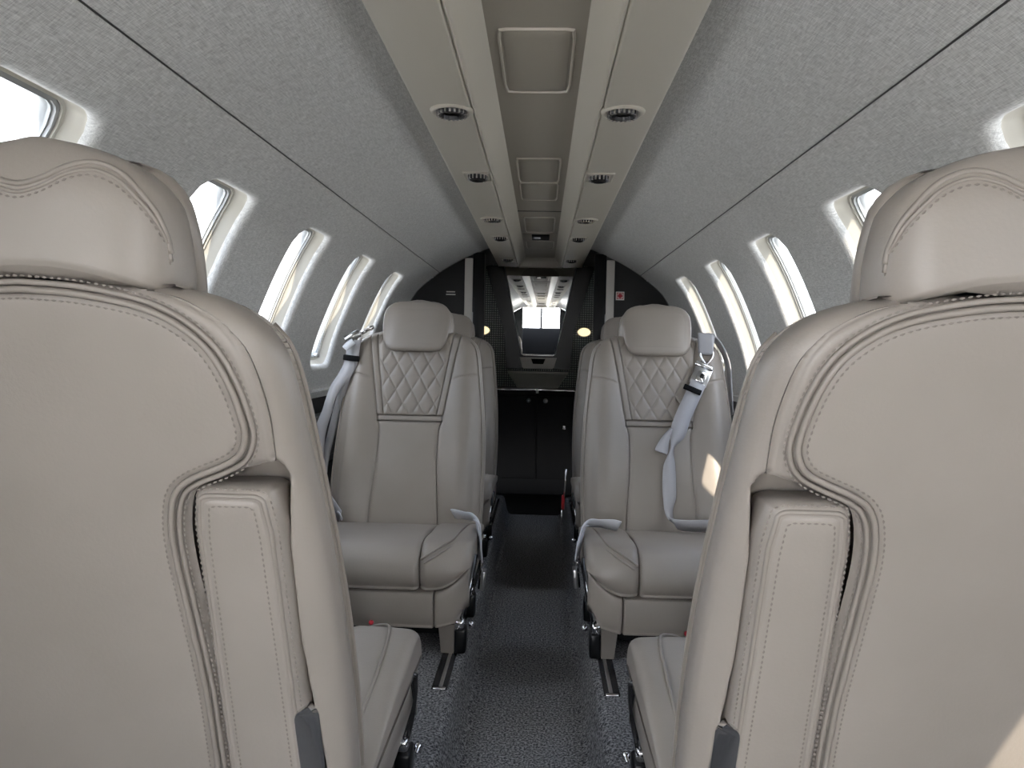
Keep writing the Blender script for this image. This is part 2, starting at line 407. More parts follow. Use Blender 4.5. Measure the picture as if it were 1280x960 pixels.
for side, nm in ((-1, 'left'), (1, 'right')):
    parts = []; edges = []
    cs = [c for c in centres if c > .6]+[.045, -.50]+[-2.5, -3.07, -3.64]  # unseen forward windows set off pitch to aim the near sun patch
    cs.sort(); ALLC[side] = cs
    for i, c in enumerate(cs):
        y0 = Y_FRONT if i == 0 else (cs[i-1]+c)/2; y1 = Y_BULK if i == len(cs)-1 else (cs[i+1]+c)/2
        if c == -2.5: y1 = LIGHT_GAP_Y[0]+(.85 if side > 0 else 0)
        if c == -.50: y0 = LIGHT_GAP_Y[1]
        parts.append(window_bay(side, c, y0, y1))
    parts.append(wall_strip(side, S_SEAM+.0015, S_SEAM+.0125, Y_FRONT, Y_BULK, roll=(1, 0), ns=3))
    obj('wall_'+nm, join(*parts), FABRIC, kind='structure')
    obj('ceiling' if side < 0 else 'ceiling', wall_strip(side, S_PSU, S_SEAM-.0015, Y_FRONT, Y_BULK+.0, roll=(1, 1)), FABRIC, kind='structure')
    # seam backing strip + side ledge + lower side lining
    obj('trim_%d' % (1 if side < 0 else 2), grid([wallpt(side, np.full(2, s), np.array([Y_FRONT, Y_BULK]), .007) for s in (S_SEAM-.03, S_SEAM+.03)], flip=(side > 0)), LAVD, kind='structure')
    for c in ALLC[side]:
        win_i += 1
        R = []
        for ins, out in ((-.003, .017), (0, .022), (.004, .034), (.008, .043), (.010, .046), (.0145, .0465), (.0145, .051)):
            q = rrect(HWY-ins, HS-ins, RC-min(ins, .03)*.6)+np.array([c, SC_W]); R.append(wallpt(side, q[:, 1], q[:, 0], out))
        w = obj('window_%d' % win_i, grid(R, closev=True, flip=(side < 0)), CREAM, kind='structure', auto=40)
        R = []
        for ins, out in ((.0145, .051), (.016, .0505), (.020, .0505), (.0205, .056), (.023, .056), (.023, .062), (.026, .066), (.027, .078)):
            q = rrect(HWY-ins, HS-ins, RC-min(ins, .03)*.6)+np.array([c, SC_W]); R.append(wallpt(side, q[:, 1], q[:, 0], out))
        obj('gasket', grid(R, closev=True, flip=(side < 0)), GASKET, w, auto=40)
        R = []
        for k in np.linspace(0, 1, 5):
            q = rrect(HWY-.022, HS-.022, RC-.015)*k+np.array([c, SC_W]); R.append(wallpt(side, q[:, 1], q[:, 0], .0565))
        obj('pane', grid(R, closev=True, flip=(side < 0)), GLASS, w)
        if WC0-1.2 < c < WC0+.7:     # shade latch at the sill of the windows
            p = wallpt(side, np.array([S_W[1]-.028]), np.array([c+.045]), .036)[0]
            obj('shade_latch', box(p, (.016, .024, .018), .004), STEEL, w)
    # ledge and lower lining
    zl, zw = .612, .60
    xL = pro(S_LEDGE)[0]
    prof = [(xL, .618), (xL-.008, .614), (xL-.010, .608), (xL-.004, .602), (xL+.004, .58)]
    spans = [(Y_FRONT, LIGHT_GAP_Y[0]+(.85 if side > 0 else 0)), (LIGHT_GAP_Y[1], Y_BULK)]
    obj('trim_%d' % (3 if side < 0 else 4), join(*[grid([[(side*x, y, z) for y in sp] for x, z in prof], flip=(side < 0)) for sp in spans]), FABRIC, kind='structure', auto=35)
    prof = [(.818, .59), (.80, .50), (.785, .30), (.76, .12), (.70, .0)]
    obj('baseboard_'+nm, join(*[grid([[(side*x, y, z) for y in sp] for x, z in prof], flip=(side < 0)) for sp in spans]), CHAR, kind='structure')
# drawers of the side consoles, one between the facing seats on each side
for side, nm in ((-1, 'left'), (1, 'right')):
    t = thing('side_console', 'dark side console of stacked drawers below the %s windows' % nm, 'console', (side*.752, 2.45, 0))
    obj('body', box((0, 0, .27), (.056, 1.9, .535), .006), CHAR, t)
    for i in range(3):
        for y in (-.55, .05, .65):
            obj('drawer', box((-side*.031, y, .46-.155*i), (.012, .56, .135), .006), BLACKP if i else CHAR, t)
# floor : raised sides and dropped aisle, one carpet
fp = [(-.78, 0), (-.5, 0), (-.178, 0), (-.168, -.003), (-.160, -.012), (-.145, -.075), (-.138, -.092), (-.125, -.10), (0, -.10), (.125, -.10), (.138, -.092), (.145, -.075), (.160, -.012), (.168, -.003), (.178, 0), (.5, 0), (.78, 0)]
ys = np.linspace(Y_FRONT, Y_BULK, 30)
obj('floor', grid([[(x, y, z) for y in ys] for x, z in fp], flip=True), CARPET, kind='structure')
obj('floor', box((0, 4.2, -.115), (1.5, .8, .03)), BLACKP, smooth=False, kind='structure')

# ------------------------------------------------------------------ bulkheads
def bulkhead(side, y, x0, x1=None, th=.03, zmin=0., zt=None):
    """half bulkhead from x0 out to the lining"""
    pts = [(x0, zmin)]
    S = np.linspace(s_at_x(x0), PS[-1], 30)
    pts = [(pro(s)[0]-.004, pro(s)[1]-.002) for s in S if pro(s)[1] > .5]
    pts = [(x0, pts[0][1])]+pts+[(.80, .3), (.78, zmin), (x0, zmin)]
    n = len(pts); V = [(side*x, y, z) for x, z in pts]+[(side*x, y+th, z) for x, z in pts]
    f0 = tuple(range(n)); Fc = [f0, tuple(i+n for i in f0[::-1])]+[((i+1) % n, i, i+n, (i+1) % n+n) for i in range(n)]
    if side < 0: Fc = [f[::-1] for f in Fc]
    return V, Fc
bl = obj('wall_aft', bulkhead(-1, Y_BULK, .39), CHAR, smooth=False, kind='structure')
br = obj('wall_aft', bulkhead(1, Y_BULK, .39), CHAR, smooth=False, kind='structure')
for side in (-1, 1):
    top = float(np.interp(.37, PR[:, 0], PR[:, 1]))-.012
    obj('trim_%d' % (5 if side < 0 else 6), box((side*.370, Y_BULK-.004, top/2), (.042, .03, top), .004), GREYTRIM, kind='structure', auto=30)
    top = float(np.interp(.30, PR[:, 0], PR[:, 1]))-.01
    obj('trim_%d' % (7 if side < 0 else 8), box((side*.318, Y_BULK+.012, top/2), (.062, .06, top), .006), BLACKG, kind='structure', auto=30)
    obj('trim_%d' % (9 if side < 0 else 10), box((side*.3475, Y_BULK-.020, .66), (.006, .006, .62), .002), STEEL, kind='structure')
# lavatory compartment
obj('wall_lavatory', box((0, Y_LAV+.05, .62), (1.5, .06, 1.5)), WEAVE, smooth=False, kind='structure')
for side in (-1, 1):
    obj('wall_lavatory_side', box((side*.58, 4.2, .62), (.04, .74, 1.45)), WEAVE, smooth=False, kind='structure')
obj('ceiling', box((0, 4.2, 1.375), (1.3, .76, .04)), LAVD, smooth=False, kind='structure')
# forward bulkhead and cockpit beyond
for side in (-1, 1):
    obj('wall_forward', bulkhead(side, Y_FRONT, .34), CHAR, smooth=False, kind='structure')
    obj('wall_cockpit', box((side*.72, Y_FRONT-.75, .55), (.04, 1.5, 1.1)), CHAR, smooth=False, kind='structure')
    obj('wall_cockpit', box((side*.70, Y_FRONT-.35, 1.2), (.04, .7, .4)), CHAR, smooth=False, kind='structure')
obj('ceiling_cockpit', box((0, Y_FRONT-.45, 1.30), (1.4, .9, .04)), PSU, smooth=False, kind='structure')
obj('floor_cockpit', box((0, Y_FRONT-.75, -.08), (1.44, 1.5, .04)), CARPET, smooth=False, kind='structure')
obj('wall_instrument_panel', box((0, Y_FRONT-1.35, .42), (1.44, .2, .95), .03), BLACKP, kind='structure')
obj('trim_windshield_post', box((0, Y_FRONT-1.35, 1.1), (.05, .05, .5), .01), CHAR, kind='structure')
# apron outside
obj('ground', ([(-150, -150, -1.6), (150, -150, -1.6), (150, 150, -1.6), (-150, 150, -1.6)], [(0, 1, 2, 3)]), CONC, smooth=False, kind='structure')

# ------------------------------------------------------------------ overhead panel
ov = thing('overhead_panel', 'long warm grey overhead service panel down the middle of the ceiling', 'ceiling panel', (0, 0, 1.26))
Y_PE = 4.22
def sweep(prof, y0, y1, ny=2, flip=False):
    ys = np.linspace(y0, y1, ny)
    return grid([[(x, y, z) for y in ys] for x, z in prof], flip=flip)
for side in (-1, 1):
    prof = [(.246, .045), (.2465, .012), (.243, .004), (.236, 0), (.136, -.003), (.1325, .0), (.1315, .003), (.1295, .003), (.128, 0), (.125, -.002), (.121, 0), (.119, .004)]
    prof = [(side*x, z) for x, z in prof]
    o = obj('side_strip', sweep(prof, Y_FRONT, Y_PE, 3, flip=(side < 0)), PSU, ov, auto=50)
    prof = [(side*x, z) for x, z in [(.119, .004), (.112, .016), (.098, .036), (.088, .048), (.084, .052)]]
    obj('channel_side', sweep(prof, Y_FRONT, Y_PE, 3, flip=(side < 0)), PSU, ov)
obj('centre_channel', sweep([(x, .052) for x in (-.084, -.04, 0, .04, .084)], Y_FRONT, Y_PE-.02, 3, flip=False), PSU2, ov)
obj('end_plate', box((0, Y_PE, .03), (.49, .012, .06), .002), PSU, ov)
def hatch(y0, y1, hw, rec=.004, name='access_hatch'):
    """hatch with a lit lip: raised rounded frame and a recessed door"""
    hy = (y1-y0)/2; yc = (y0+y1)/2; sq = square(8)
    def rr(ax, ay, r):
        p = sq*np.array([ax, ay]); core = np.clip(p, [-(ax-r), -(ay-r)], [ax-r, ay-r]); d = p-core; l = np.linalg.norm(d, axis=1)[:, None]
        return np.where(l > 1e-9, core+d/np.maximum(l, 1e-9)*r, p)
    R = []
    for ax, z in ((.006, .0525), (.004, .0485), (.0015, .0485), (0, .0515), (0, .060)):
        q = rr(hw+ax, hy+ax, .012); R.append(np.stack([q[:, 0], q[:, 1]+yc, np.full(len(q), z)], 1))
    f = obj(name, grid(R, closev=True, flip=True), PSU, ov, auto=45)
    R = []
    for ax, z in ((-.0035, .060), (-.0035, .0515), (-.006, .0495), (-.03, .0492)):
        q = rr(hw+ax, hy+ax, .01 if ax > -.02 else .004); R.append(np.stack([q[:, 0], q[:, 1]+yc, np.full(len(q), z)], 1))
    g = grid(R, closev=True, flip=True); n = len(SQ) if False else len(sq)
    g = (g[0], list(g[1])+[tuple(range(3*n, 4*n))])
    obj('door', g, PSU2, f, auto=45)
for y0, y1, hw in ((1.225, 1.512, .062), (2.035, 2.315, .060), (2.325, 2.585, .060), (2.93, 3.28, .061), (3.56, 3.80, .066), (-.7, -.4, .062), (-1.6, -1.3, .06), (-2.6, -2.3, .06)):
    hatch(y0, y1, hw)
# dark lettered sign on its plate
sg = obj('sign_plate', box((0, 3.42, .050), (.152, .22, .006), .002), PSU2, ov)
obj('sign', box((.004, 3.405, .0455), (.082, .15, .006), .002), BLACKP, sg); obj('display', box((-.012, 3.41, .0422), (.030, .06, .001)), CLEARP, sg, smooth=False)
for y in (-3.2, -1.0, -.05, .6):
    s2 = obj('sign_plate', box((0, y, .050), (.13, .16, .006), .002), PSU2, ov); obj('sign', box((0, y, .0455), (.09, .08, .006), .002), BLACKP, s2)
obj('joint', box((0, 2.80, .0515), (.168, .004, .003)), LAVD, ov)
# arched valance at the lavatory end of the channel
a = np.linspace(0, PI, 20)
P = [(.124*math.cos(t), 4.235, -.002+.062*math.sin(t)) for t in a]; P2 = [(x, 4.26, z) for x, y, z in P]
V = P+P2; n = len(P); Fc = [tuple(range(n))]+[tuple(range(2*n-1, n-1, -1))]+[((i+1), i, i+n, (i+1)+n) for i in range(n-1)]
obj('arched_end', (V, Fc), PSU2, ov, smooth=False)

# reading lights and air vents : things of their own set into the strips
def ribs(r0, r1, z0, z1, n):
    parts = []
    for k in range(n):
        t = 2*PI*k/n; R = Matrix.Rotation(t, 3, 'Z'); p = R @ Vector(((r0+r1)/2, 0, (z0+z1)/2))
        parts.append(box(p, (r1-r0, r0*1.6*PI/n*.62, z1-z0), 0, rot=R))
    return join(*parts)
def reading_light(x, y, label):
    t = thing('reading_light', label, 'ceiling light', (x, y, 1.2585), group='round reading lights of the overhead panel')
    obj('trim_ring', lathe([(.046, .004), (.044, -.002), (.040, -.005), (.036, -.005), (.033, -.002), (.031, .006)], 28), PSU, t)
    b = obj('barrel', lathe([(.030, .004), (.030, -.006), (.027, -.010), (.022, -.010), (.020, -.004), (.0, -.003)], 28), BLACKM, t, auto=40)
    obj('ribbing', ribs(.0265, .0315, -.0105, .001, 20), CHROME, b, smooth=False)
def air_vent(x, y, label, sq=True, s=1.):
    t = thing('air_vent', label, 'air vent', (x, y, 1.2585), group='square air vents of the overhead panel')
    g = []
    for ax, z in ((.040, .004), (.039, -.003), (.036, -.0045), (.033, -.002), (.032, .006)):
        p = SQ[::2]*ax*np.array([s, 1.25*s]); c_ = np.clip(p, -(ax*s-.012), ax*s-.012); g.append(np.stack([p[:, 0], p[:, 1], np.full(len(p), z)], 1))
    obj('bezel', grid(g, closev=True, flip=True), PSU, t)
    obj('well', box((0, 0, .006), (.064*s, .082*s, .004)), BLACKG, t)
    b = obj('nozzle', lathe([(.028*s, .004), (.028*s, -.004), (.023*s, -.012), (.016*s, -.015), (.012*s, -.008), (0, -.006)], 24), BLACKM, t)
    obj('ribbing', ribs(.022*s, .0285*s, -.012, .002, 16), CHROME, b, smooth=False)
    obj('slot', box((0, .034*s, -.002), (.05*s, .006*s, .005)), CHROME, t)
for side, nm in ((-1, 'left'), (1, 'right')):
    for y, w in ((.945, 'cut by the top edge of the view'), (1.475, 'nearest fully visible'), (2.68, 'small and far along the panel')):
        reading_light(side*.172, y, 'ribbed reading light in the %s overhead strip, %s' % (nm, w))
    for y, w in ((2.02, 'the nearest one'), (3.12, 'the middle one near the dark sign'), (3.87, 'the farthest at the lavatory door')):
        air_vent(side*.168, y, 'dark chrome air vent in the %s overhead strip, %s' % (nm, w), s=1. if y < 3 else .95)
    for y, w in ((-.5, 'first'), (-1.1, 'second'), (-2.2, 'third'), (-3.1, 'last')):
        reading_light(side*.172, y, 'chrome reading light of the %s overhead strip, %s of those in the mirror' % (nm, w))

# ------------------------------------------------------------------ seats  (local: x to the aisle, y to the front of the seat, z up)
HW = smooth_fi([(.15, .232), (.2, .236), (.33, .24), (.44, .239), (.55, .233), (.63, .225), (.69, .218), (.745, .211), (.78, .202), (.803, .184), (.818, .162), (.827, .135), (.833, .10)])
YR = lambda z: .33*(.84-z)
PIPA = catmull([(.0, .822), (.045, .818), (.092, .807), (.12, .793), (.142, .772), (.156, .742), (.164, .706), (.163, .690), (.155, .676), (.138, .666), (.110, .654), (.092, .641), (.082, .618), (.078, .58), (.080, .507), (.083, .41), (.080, .30), (.078, .17)], 10)
PIPO = catmull([(.0, .822), (-.045, .818), (-.092, .807), (-.12, .793), (-.142, .772), (-.156, .742), (-.165, .69), (-.172, .6), (-.176, .4), (-.172, .17)], 12)
for _P in (PIPA, PIPO): _P[:, 0] += .014*np.clip(_P[:, 0]/.08, -1, 1)
def xfun(poly):
    o = np.argsort(poly[:, 1]); return lambda z: np.interp(z, poly[o, 1], poly[o, 0])
WELL = [(.086, .12), (.088, .41), (.085, .507), (.083, .58), (.088, .62), (.1, .642), (.14, .664), (.168, .679), (.190, .668), (.196, .655), (.190, .584), (.190, .469), (.194, .40), (.2, .30), (.2, .12), (.086, .12)]
WELLP = np.array(WELL)+np.array([.014, 0])
def inside(px, pz, poly):
    r = np.zeros(px.shape, bool)
    for (x0, z0), (x1, z1) in zip(poly[:-1], poly[1:]):
        c = ((z0 > pz) != (z1 > pz)); xx = (x1-x0)*(pz-z0)/(z1-z0+1e-15)+x0; r ^= c & (px < xx)
    return r
def bolster_base(x, z):
    """front surface of the backrest (ly)"""
    ax = np.abs(x); hw = HW(z)
    b = .018*np.exp(-((ax-.165)/.045)**2)*np.clip((z-.2)/.1, 0, 1)*np.clip((.86-z)/.15, 0, 1)
    e = np.clip((ax-(hw-.055))/.055, 0, 1); fall = .040*(1-np.sqrt(np.clip(1-e*e, 0, 1)))
    tp = np.clip((z-.79)/.05, 0, 1); fall2 = .045*(1-np.sqrt(np.clip(1-tp*tp, 0, 1)))
    lum = .012*np.exp(-((z-.38)/.12)**2)
    return YR(z)+.112+b+lum*(ax < .2)-fall-fall2
def seat_core():
    zs = np.r_[np.linspace(.15, .60, 50), np.linspace(.604, .70, 28), np.linspace(.706, .80, 16), np.linspace(.804, .834, 10)]
    R = []
    for z in zs:
        hw = float(HW(z)); tp = np.clip((z-.792)/.043, 0, 1); k = math.sqrt(max(.02, 1-tp*tp))
        ux = np.sin(np.linspace(-PI/2, PI/2, 30)); lin = np.linspace(-.23, .23, 70)
        mid = np.linspace(-1, 1, 9)[1:-1]
        xr = np.sort(np.r_[np.clip(np.r_[np.linspace(-.19, .06, 30), np.linspace(.066, .219, 60)], -hw*.955, hw*.955)+np.arange(90)*1e-7, -hw*np.array([1, .995, .988, .978, .967]), hw*np.array([.967, .978, .988, .995, 1])])
        ax = np.abs(xr)/hw; c = .052
        rear = c-(c-.002)*k*(1-ax**6)**(1/3.)
        d = segdist(np.stack([xr, np.full(len(xr), z)], 1), WELLP); ins = inside(xr, np.full(len(xr), z), WELLP)
        sm = np.clip(d/.010, 0, 1)*ins; sm = sm*sm*(3-2*sm)
        rear = rear+(.060-rear).clip(0)*sm
        fx = xr[::-1]; axf = np.abs(fx)/hw
        front = c+(.100-c)*k*(1-np.clip(axf, 0, 1)**5)**(1/2.5)
        front = np.minimum(front, bolster_base(fx, np.full(len(fx), z))-YR(z)-.006)
        front = np.maximum(front, .055)
        x = np.r_[xr, fx[1:-1]]; y = np.r_[rear, front[1:-1]]+YR(z)
        R.append(np.stack([x, y, np.full(len(x), z)], 1))
    return caps(grid(R, closev=True, flip=True), len(zs), len(R[0]), flip=True)
def on_rear(P2, off): return np.stack([P2[:, 0], YR(P2[:, 1])-off, P2[:, 1]], 1)
RN = np.array([0, -.95, -.313])
def off2(P, d):
    T = np.gradient(P, axis=0); T /= np.linalg.norm(T, axis=1)[:, None]; return P+d*np.stack([-T[:, 1], T[:, 0]], 1)
def quilt(X, Z):
    a = X/.05+(Z-.56)/.084; b = X/.05-(Z-.56)/.084
    fa = np.abs(a-np.round(a)); fb = np.abs(b-np.round(b))
    m = np.minimum(fa, fb)*2
    return .0055*(1-np.exp(-m/.22))-.002
def make_seat(name, label, m, loc, rz, group=None):
    t = thing(name, label, 'seat', loc, rz, group)
    A = lambda n, vf, mt, par=t, **k: obj(n, mir(vf, m), mt, par, **k)
    back = A('backrest', seat_core(), LEATHER)
    # ---- front of the backrest
    li = smooth_fi([(.842, .127), (.70, .106), (.56, .083)]); lo = smooth_fi([(.842, .152), (.70, .126), (.56, .103)])
    low = smooth_fi([(.546, .1), (.515, .0935), (.42, .094), (.28, .104), (.20, .106)])
    G = .0004
    ed = lambda z: np.where(z > .56, lo(np.maximum(z, .56)), np.where(z > .545, .1025, low(np.minimum(z, .546))))
    A('quilted_panel', panel((.566, .831), lambda z: -li(z)+G, lambda z: li(z)-G, bolster_base, 1, .004, .004, .002, .01, quilt, nu=110, skirt=.03, step=.0022), LEATHER)
    for s in (-1, 1):
        f = (lambda z: li(z)+G, lambda z: lo(z)-G) if s > 0 else (lambda z: -lo(z)+G, lambda z: -li(z)-G)
        A('seam_band', panel((.566, .821), f[0], f[1], bolster_base, 1, .006, .005, .001, .01, nu=10, skirt=.02), LEATHER)
    A('seam_band', panel((.5475, .5635), lambda z: -.1015+0*z, lambda z: .1015+0*z, bolster_base, 1, .005, .005, .001, .01, nu=16, skirt=.02, step=.003), LEATHER)
    A('lumbar_panel', panel((.205, .545), lambda z: -low(z)+G, lambda z: low(z)-G, bolster_base, 1, .010, .0055, .006, .05, nu=24, skirt=.02), LEATHER)
    for s in (-1, 1):
        bow = lambda z: HW(z)-.005
        f = (lambda z: ed(z)+G, bow) if s > 0 else (lambda z: -bow(z), lambda z: -ed(z)-G)
        zc = lambda x: np.interp(np.abs(x), [.125, .15, .178, .22], [.677, .688, .694, .697])
        gr = lambda X, Z: -.0042*np.exp(-((Z-zc(X))/.0028)**2)
        A('bolster', panel((.21, .817), f[0], f[1], bolster_base, 1, .010, .008, .006, .04, gr, nu=20, skirt=.032, step=.0032), LEATHER)
        P = [(s*(HW(z)-.007), bolster_base(np.array(HW(z)-.010), z)-.004, z) for z in np.linspace(.22, .80, 40)]
        A('piping', tube(P, .0032, 6), PIPING)
    # ---- rear of the backrest
    sx = smooth_fi([(.16, .20), (.5, .20), (.669, .199), (.722, .197), (.768, .187), (.79, .174), (.803, .160), (.818, .132), (.8245, .105)])
    notch = xfun(PIPA)
    rb = lambda x, z: YR(z)+.002+.05*np.clip((np.abs(x)-.10)/.12, 0, 1)**4*0
    def rimr(z):
        return np.where(z > .684, sx(z), np.minimum(sx(z), np.minimum(notch(z)+.014+np.clip((z-.655)/.03, 0, 1)*.05, sx(z))))
    A('rear_rim', panel((.16, .826), lambda z: -sx(z), rimr, rb, -1, .010, .010, .002, .02, nu=40, skirt=.012), LEATHER)
    A('rear_panel', panel((.17, .8205), lambda z: xfun(PIPO)(z), notch, lambda x, z: YR(z)-.003, -1, .010, .006, .0025, .02, nu=60, skirt=.01), LEATHER)
    PF = resample(np.vstack([PIPO[::-1], PIPA[1:]]), step=.005)
    for d, r in ((.001, .0032), (.0075, .0028)):
        A('piping', tube(on_rear(off2(PF, d), .0035 if d < .002 else .0005), r, 6), PIPING)
    A('stitching', join(stitches(on_rear(off2(PF, -.0065), .0052), RN), stitches(on_rear(off2(PF, .0125), .0012), RN)), THREAD, kind='stuff')
    # ---- stowed armrest
    def armring(d, ly):
        x0, x1, z0, z1 = .113, .202, .12, .646
        p = SQ*np.array([(x1-x0)/2-d, (z1-z0)/2-d]); r = max(.003, .020-d*.6); hx, hz = (x1-x0)/2-d, (z1-z0)/2-d
        c_ = np.clip(p, [-(hx-r), -(hz-r)], [hx-r, hz-r]); dd = p-c_; l = np.linalg.norm(dd, axis=1)[:, None]
        q = np.where(l > 1e-9, c_+dd/np.maximum(l, 1e-9)*r, p)+np.array([(x0+x1)/2-.004*0, (z0+z1)/2])
        q[:, 0] -= .012*np.clip((.646-q[:, 1])/.4, 0, 1)*(q[:, 0] < .134)
        return np.stack([q[:, 0], YR(q[:, 1])+ly, q[:, 1]], 1)
    R = [armring(*a) for a in ((.004, .056), (0, .050), (0, .016), (.002, .006), (.007, -.002), (.013, -.0055), (.0145, -.0045), (.016, -.0055), (.02, -.0068), (.03, -.0075), (.042, -.0078))]
    g = grid(R, closev=True, flip=True); n = len(SQ); g = (g[0], list(g[1])+[tuple(range((len(R)-1)*n, len(R)*n))[::1]])
    arm = A('armrest', g, LEATHER)
    A('piping', tube(armring(.0105, -.0035), .0028, 6, closed=True), PIPING, arm)
    A('stitching', join(stitches(armring(.0205, -.0072), RN), stitches(armring(.0045, .001), RN)), THREAD, arm, kind='stuff')
    lz = np.linspace(.386, .16, 12)
    P = [(.188+.006*(1-k)*0, YR(z)+.004, z) for k, z in zip(np.linspace(0, 1, 12), lz)]
    R = []
    for z in np.r_[.3884, .388, .3868, .3845, .381, .378, .374, .36, .30, .15]:
        w = .0125*math.sqrt(max(.02, 1-max(0, (z-.374)/.0145)**2)); y0 = YR(z)
        cx = .200
        R.append([(cx-w, y0-.004, z), (cx-w*.7, y0-.0075, z), (cx+w*.7, y0+.004, z), (cx+w, y0+.010, z), (cx+w*.7, y0+.016, z), (cx-w, y0+.006, z)])
    A('latch_lever', caps(grid(R, closev=True), len(R), 6), CHROME, arm, auto=30, label='chrome release lever')
    # ---- headrest
    hd = smooth_fi([(.822, .104), (.829, .114), (.853, .117), (.868, .116), (.885, .112), (.900, .102), (.912, .089), (.922, .070), (.931, .044), (.937, .012)])
    rows = []
    for z in np.r_[.822, .823, .826, .83, .84, np.linspace(.85, .912, 10), .918, .923, .928, .932, .935, .937]:
        tp = np.clip((z-.878)/.062, 0, 1); k = math.sqrt(1-tp*tp*.93)
        yf = .156-.45*(z-.77); rows.append((z, 0, yf/2, float(hd(z)), yf/2*k*(1 if z > .825 else .96), 2.9))
    hv = rloft(rows, 56); hv = ([(v[0], v[1], v[2]-.026*(abs(v[0])/.115)**2.2*min(1, max(0, (.885-v[2])/.05))) for v in hv[0]], hv[1])
    head = A('headrest', hv, LEATHER)
    def hy(x, z):
        tp = np.clip((z-.878)/.062, 0, 1); k = np.sqrt(1-tp*tp*.93); a = np.clip(np.abs(x)/hd(z), 0, .97); yf = .156-.45*(z-.77); return yf/2*(1-k*(1-a**2.9)**(1/2.9))
    for dz, r in ((0, .0028), (-.007, .0020)):
        sp = catmull([(-.1145, .838), (-.112, .858), (-.106, .875), (-.094, .892), (-.080, .905), (-.06, .912), (-.04, .907), (-.022, .897), (0, .891), (.022, .897), (.04, .907), (.06, .912), (.080, .905), (.094, .892), (.106, .875), (.112, .858), (.1145, .838)], 6)
        A('piping', tube([(x, float(hy(x, z+dz))+.0004, z+dz) for x, z in sp], r, 6), PIPING, head)
    A('stitching', stitches([(x, float(hy(x, z-.012))-.0008, z-.012) for x, z in sp], (0, -1, 0)), THREAD, head, kind='stuff')
    hp = smooth_fi([(.766, .062), (.770, .078), (.779, .090), (.80, .101), (.835, .108), (.87, .1105), (.895, .107), (.910, .098), (.919, .088), (.926, .072), (.930, .054)])
    yfp = lambda z: .168-.45*(z-.77)+0*z
    rows = []
    for z in np.r_[.766, .768, .772, np.linspace(.78, .915, 14), .922, .927, .930]:
        e = np.clip((z-.900)/.031, 0, 1); e2 = np.clip((.785-z)/.02, 0, 1); k = math.sqrt(1-max(e, e2)**2*.9)
        yb = float(np.interp(z, [.80, .875], [.110, .058])); yf = float(yfp(z)); c = (yb+yf)/2
        rows.append((z, 0, c, float(hp(z)), (yf-yb)/2*k, 3.0))
    pad = A('headrest_pad', rloft(rows, 56), LEATHER)
    hin = lambda z: np.maximum(hp(z-.0)-.006, .02)
    A('face', panel((.786, .926), lambda z: -hin(z), hin, lambda x, z: yfp(z)-.001-.020*np.clip(np.abs(x)/.113, 0, 1)**4-.014*np.clip((z-.895)/.032, 0, 1)**2, 1, .010, .007, .004, .03, nu=28, skirt=.012), LEATHER, pad)
    A('post', box((0, .065, .80), (.12, .035, .10), .008), BLACKP, head)
    # ---- cushion
    def cprof(top, fr, bot):
        return catmull([(.26, .19), (.26, top-.05), (.30, top-.038), (.42, top-.016), (.54, top-.002), (.62, top), (.658, top-.010), (.684, top-.034), (fr, top-.062), (fr-.001, bot+.028), (fr-.010, bot+.010), (fr-.030, bot), (.45, bot-.003), (.30, bot)], 4, closed=True)
    A('cushion', slide_profile(cprof(.282, .695, .170), -.243, .1145, .014), LEATHER)
    def lift(x, p):
        q = np.clip((x-.150)/.095, 0, 1)**2; p = p.copy(); lowz = np.clip((.225-p[:, 1])/.06, 0, 1); p[:, 1] += .072*q*lowz
        p[:, 0] -= .022*q*np.clip((p[:, 0]-.60)/.09, 0, 1)
        return p
    bo = A('cushion_bolster', slide_profile(cprof(.288, .694, .170), .1155, .246, .022, shrink=lift), LEATHER)
    P = catmull([(.119, .684, .250), (.14, .68, .264), (.17, .66, .280), (.195, .62, .289), (.205, .5, .284), (.208, .35, .260)], 8)
    A('piping', tube(P, .0030, 6), PIPING, bo); A('piping', tube(P+np.array([.010, .006, -.008]), .0026, 6), PIPING, bo)
    sk = catmull([(.28, .168), (.5, .170), (.64, .170), (.672, .166), (.682, .155), (.680, .11), (.672, .08), (.655, .068), (.5, .062), (.28, .062)], 4, closed=True)
    A('base_cover', slide_profile(sk, -.238, .152, .006), LEATHER)
    def lift2(x, p):
        q = np.clip((x-.154)/.09, 0, 1); p = p.copy(); up = np.clip((p[:, 1]-.10)/.05, 0, 1); p[:, 1] += .062*q**1.6*up
        dn = np.clip((.12-p[:, 1])/.05, 0, 1); p[:, 1] += dn*(.02*q+.10*np.clip((x-.215)/.03, 0, 1)); p[:, 0] -= .03*q*q*np.clip((p[:, 0]-.6)/.07, 0, 1)
        return p
    A('base_cover', slide_profile(sk, .154, .240, .008, shrink=lift2), LEATHER)
    rd = lathe([(.0065, .0), (.0065, .004), (.004, .006), (0, .006)], 12, axis='y', c=(-.005, .676, .083))
    A('placard_dot', rd, RED, label='small red placard dot')
    A('frame', box((0, .46, .055), (.40, .34, .03), .004), BLACKP)
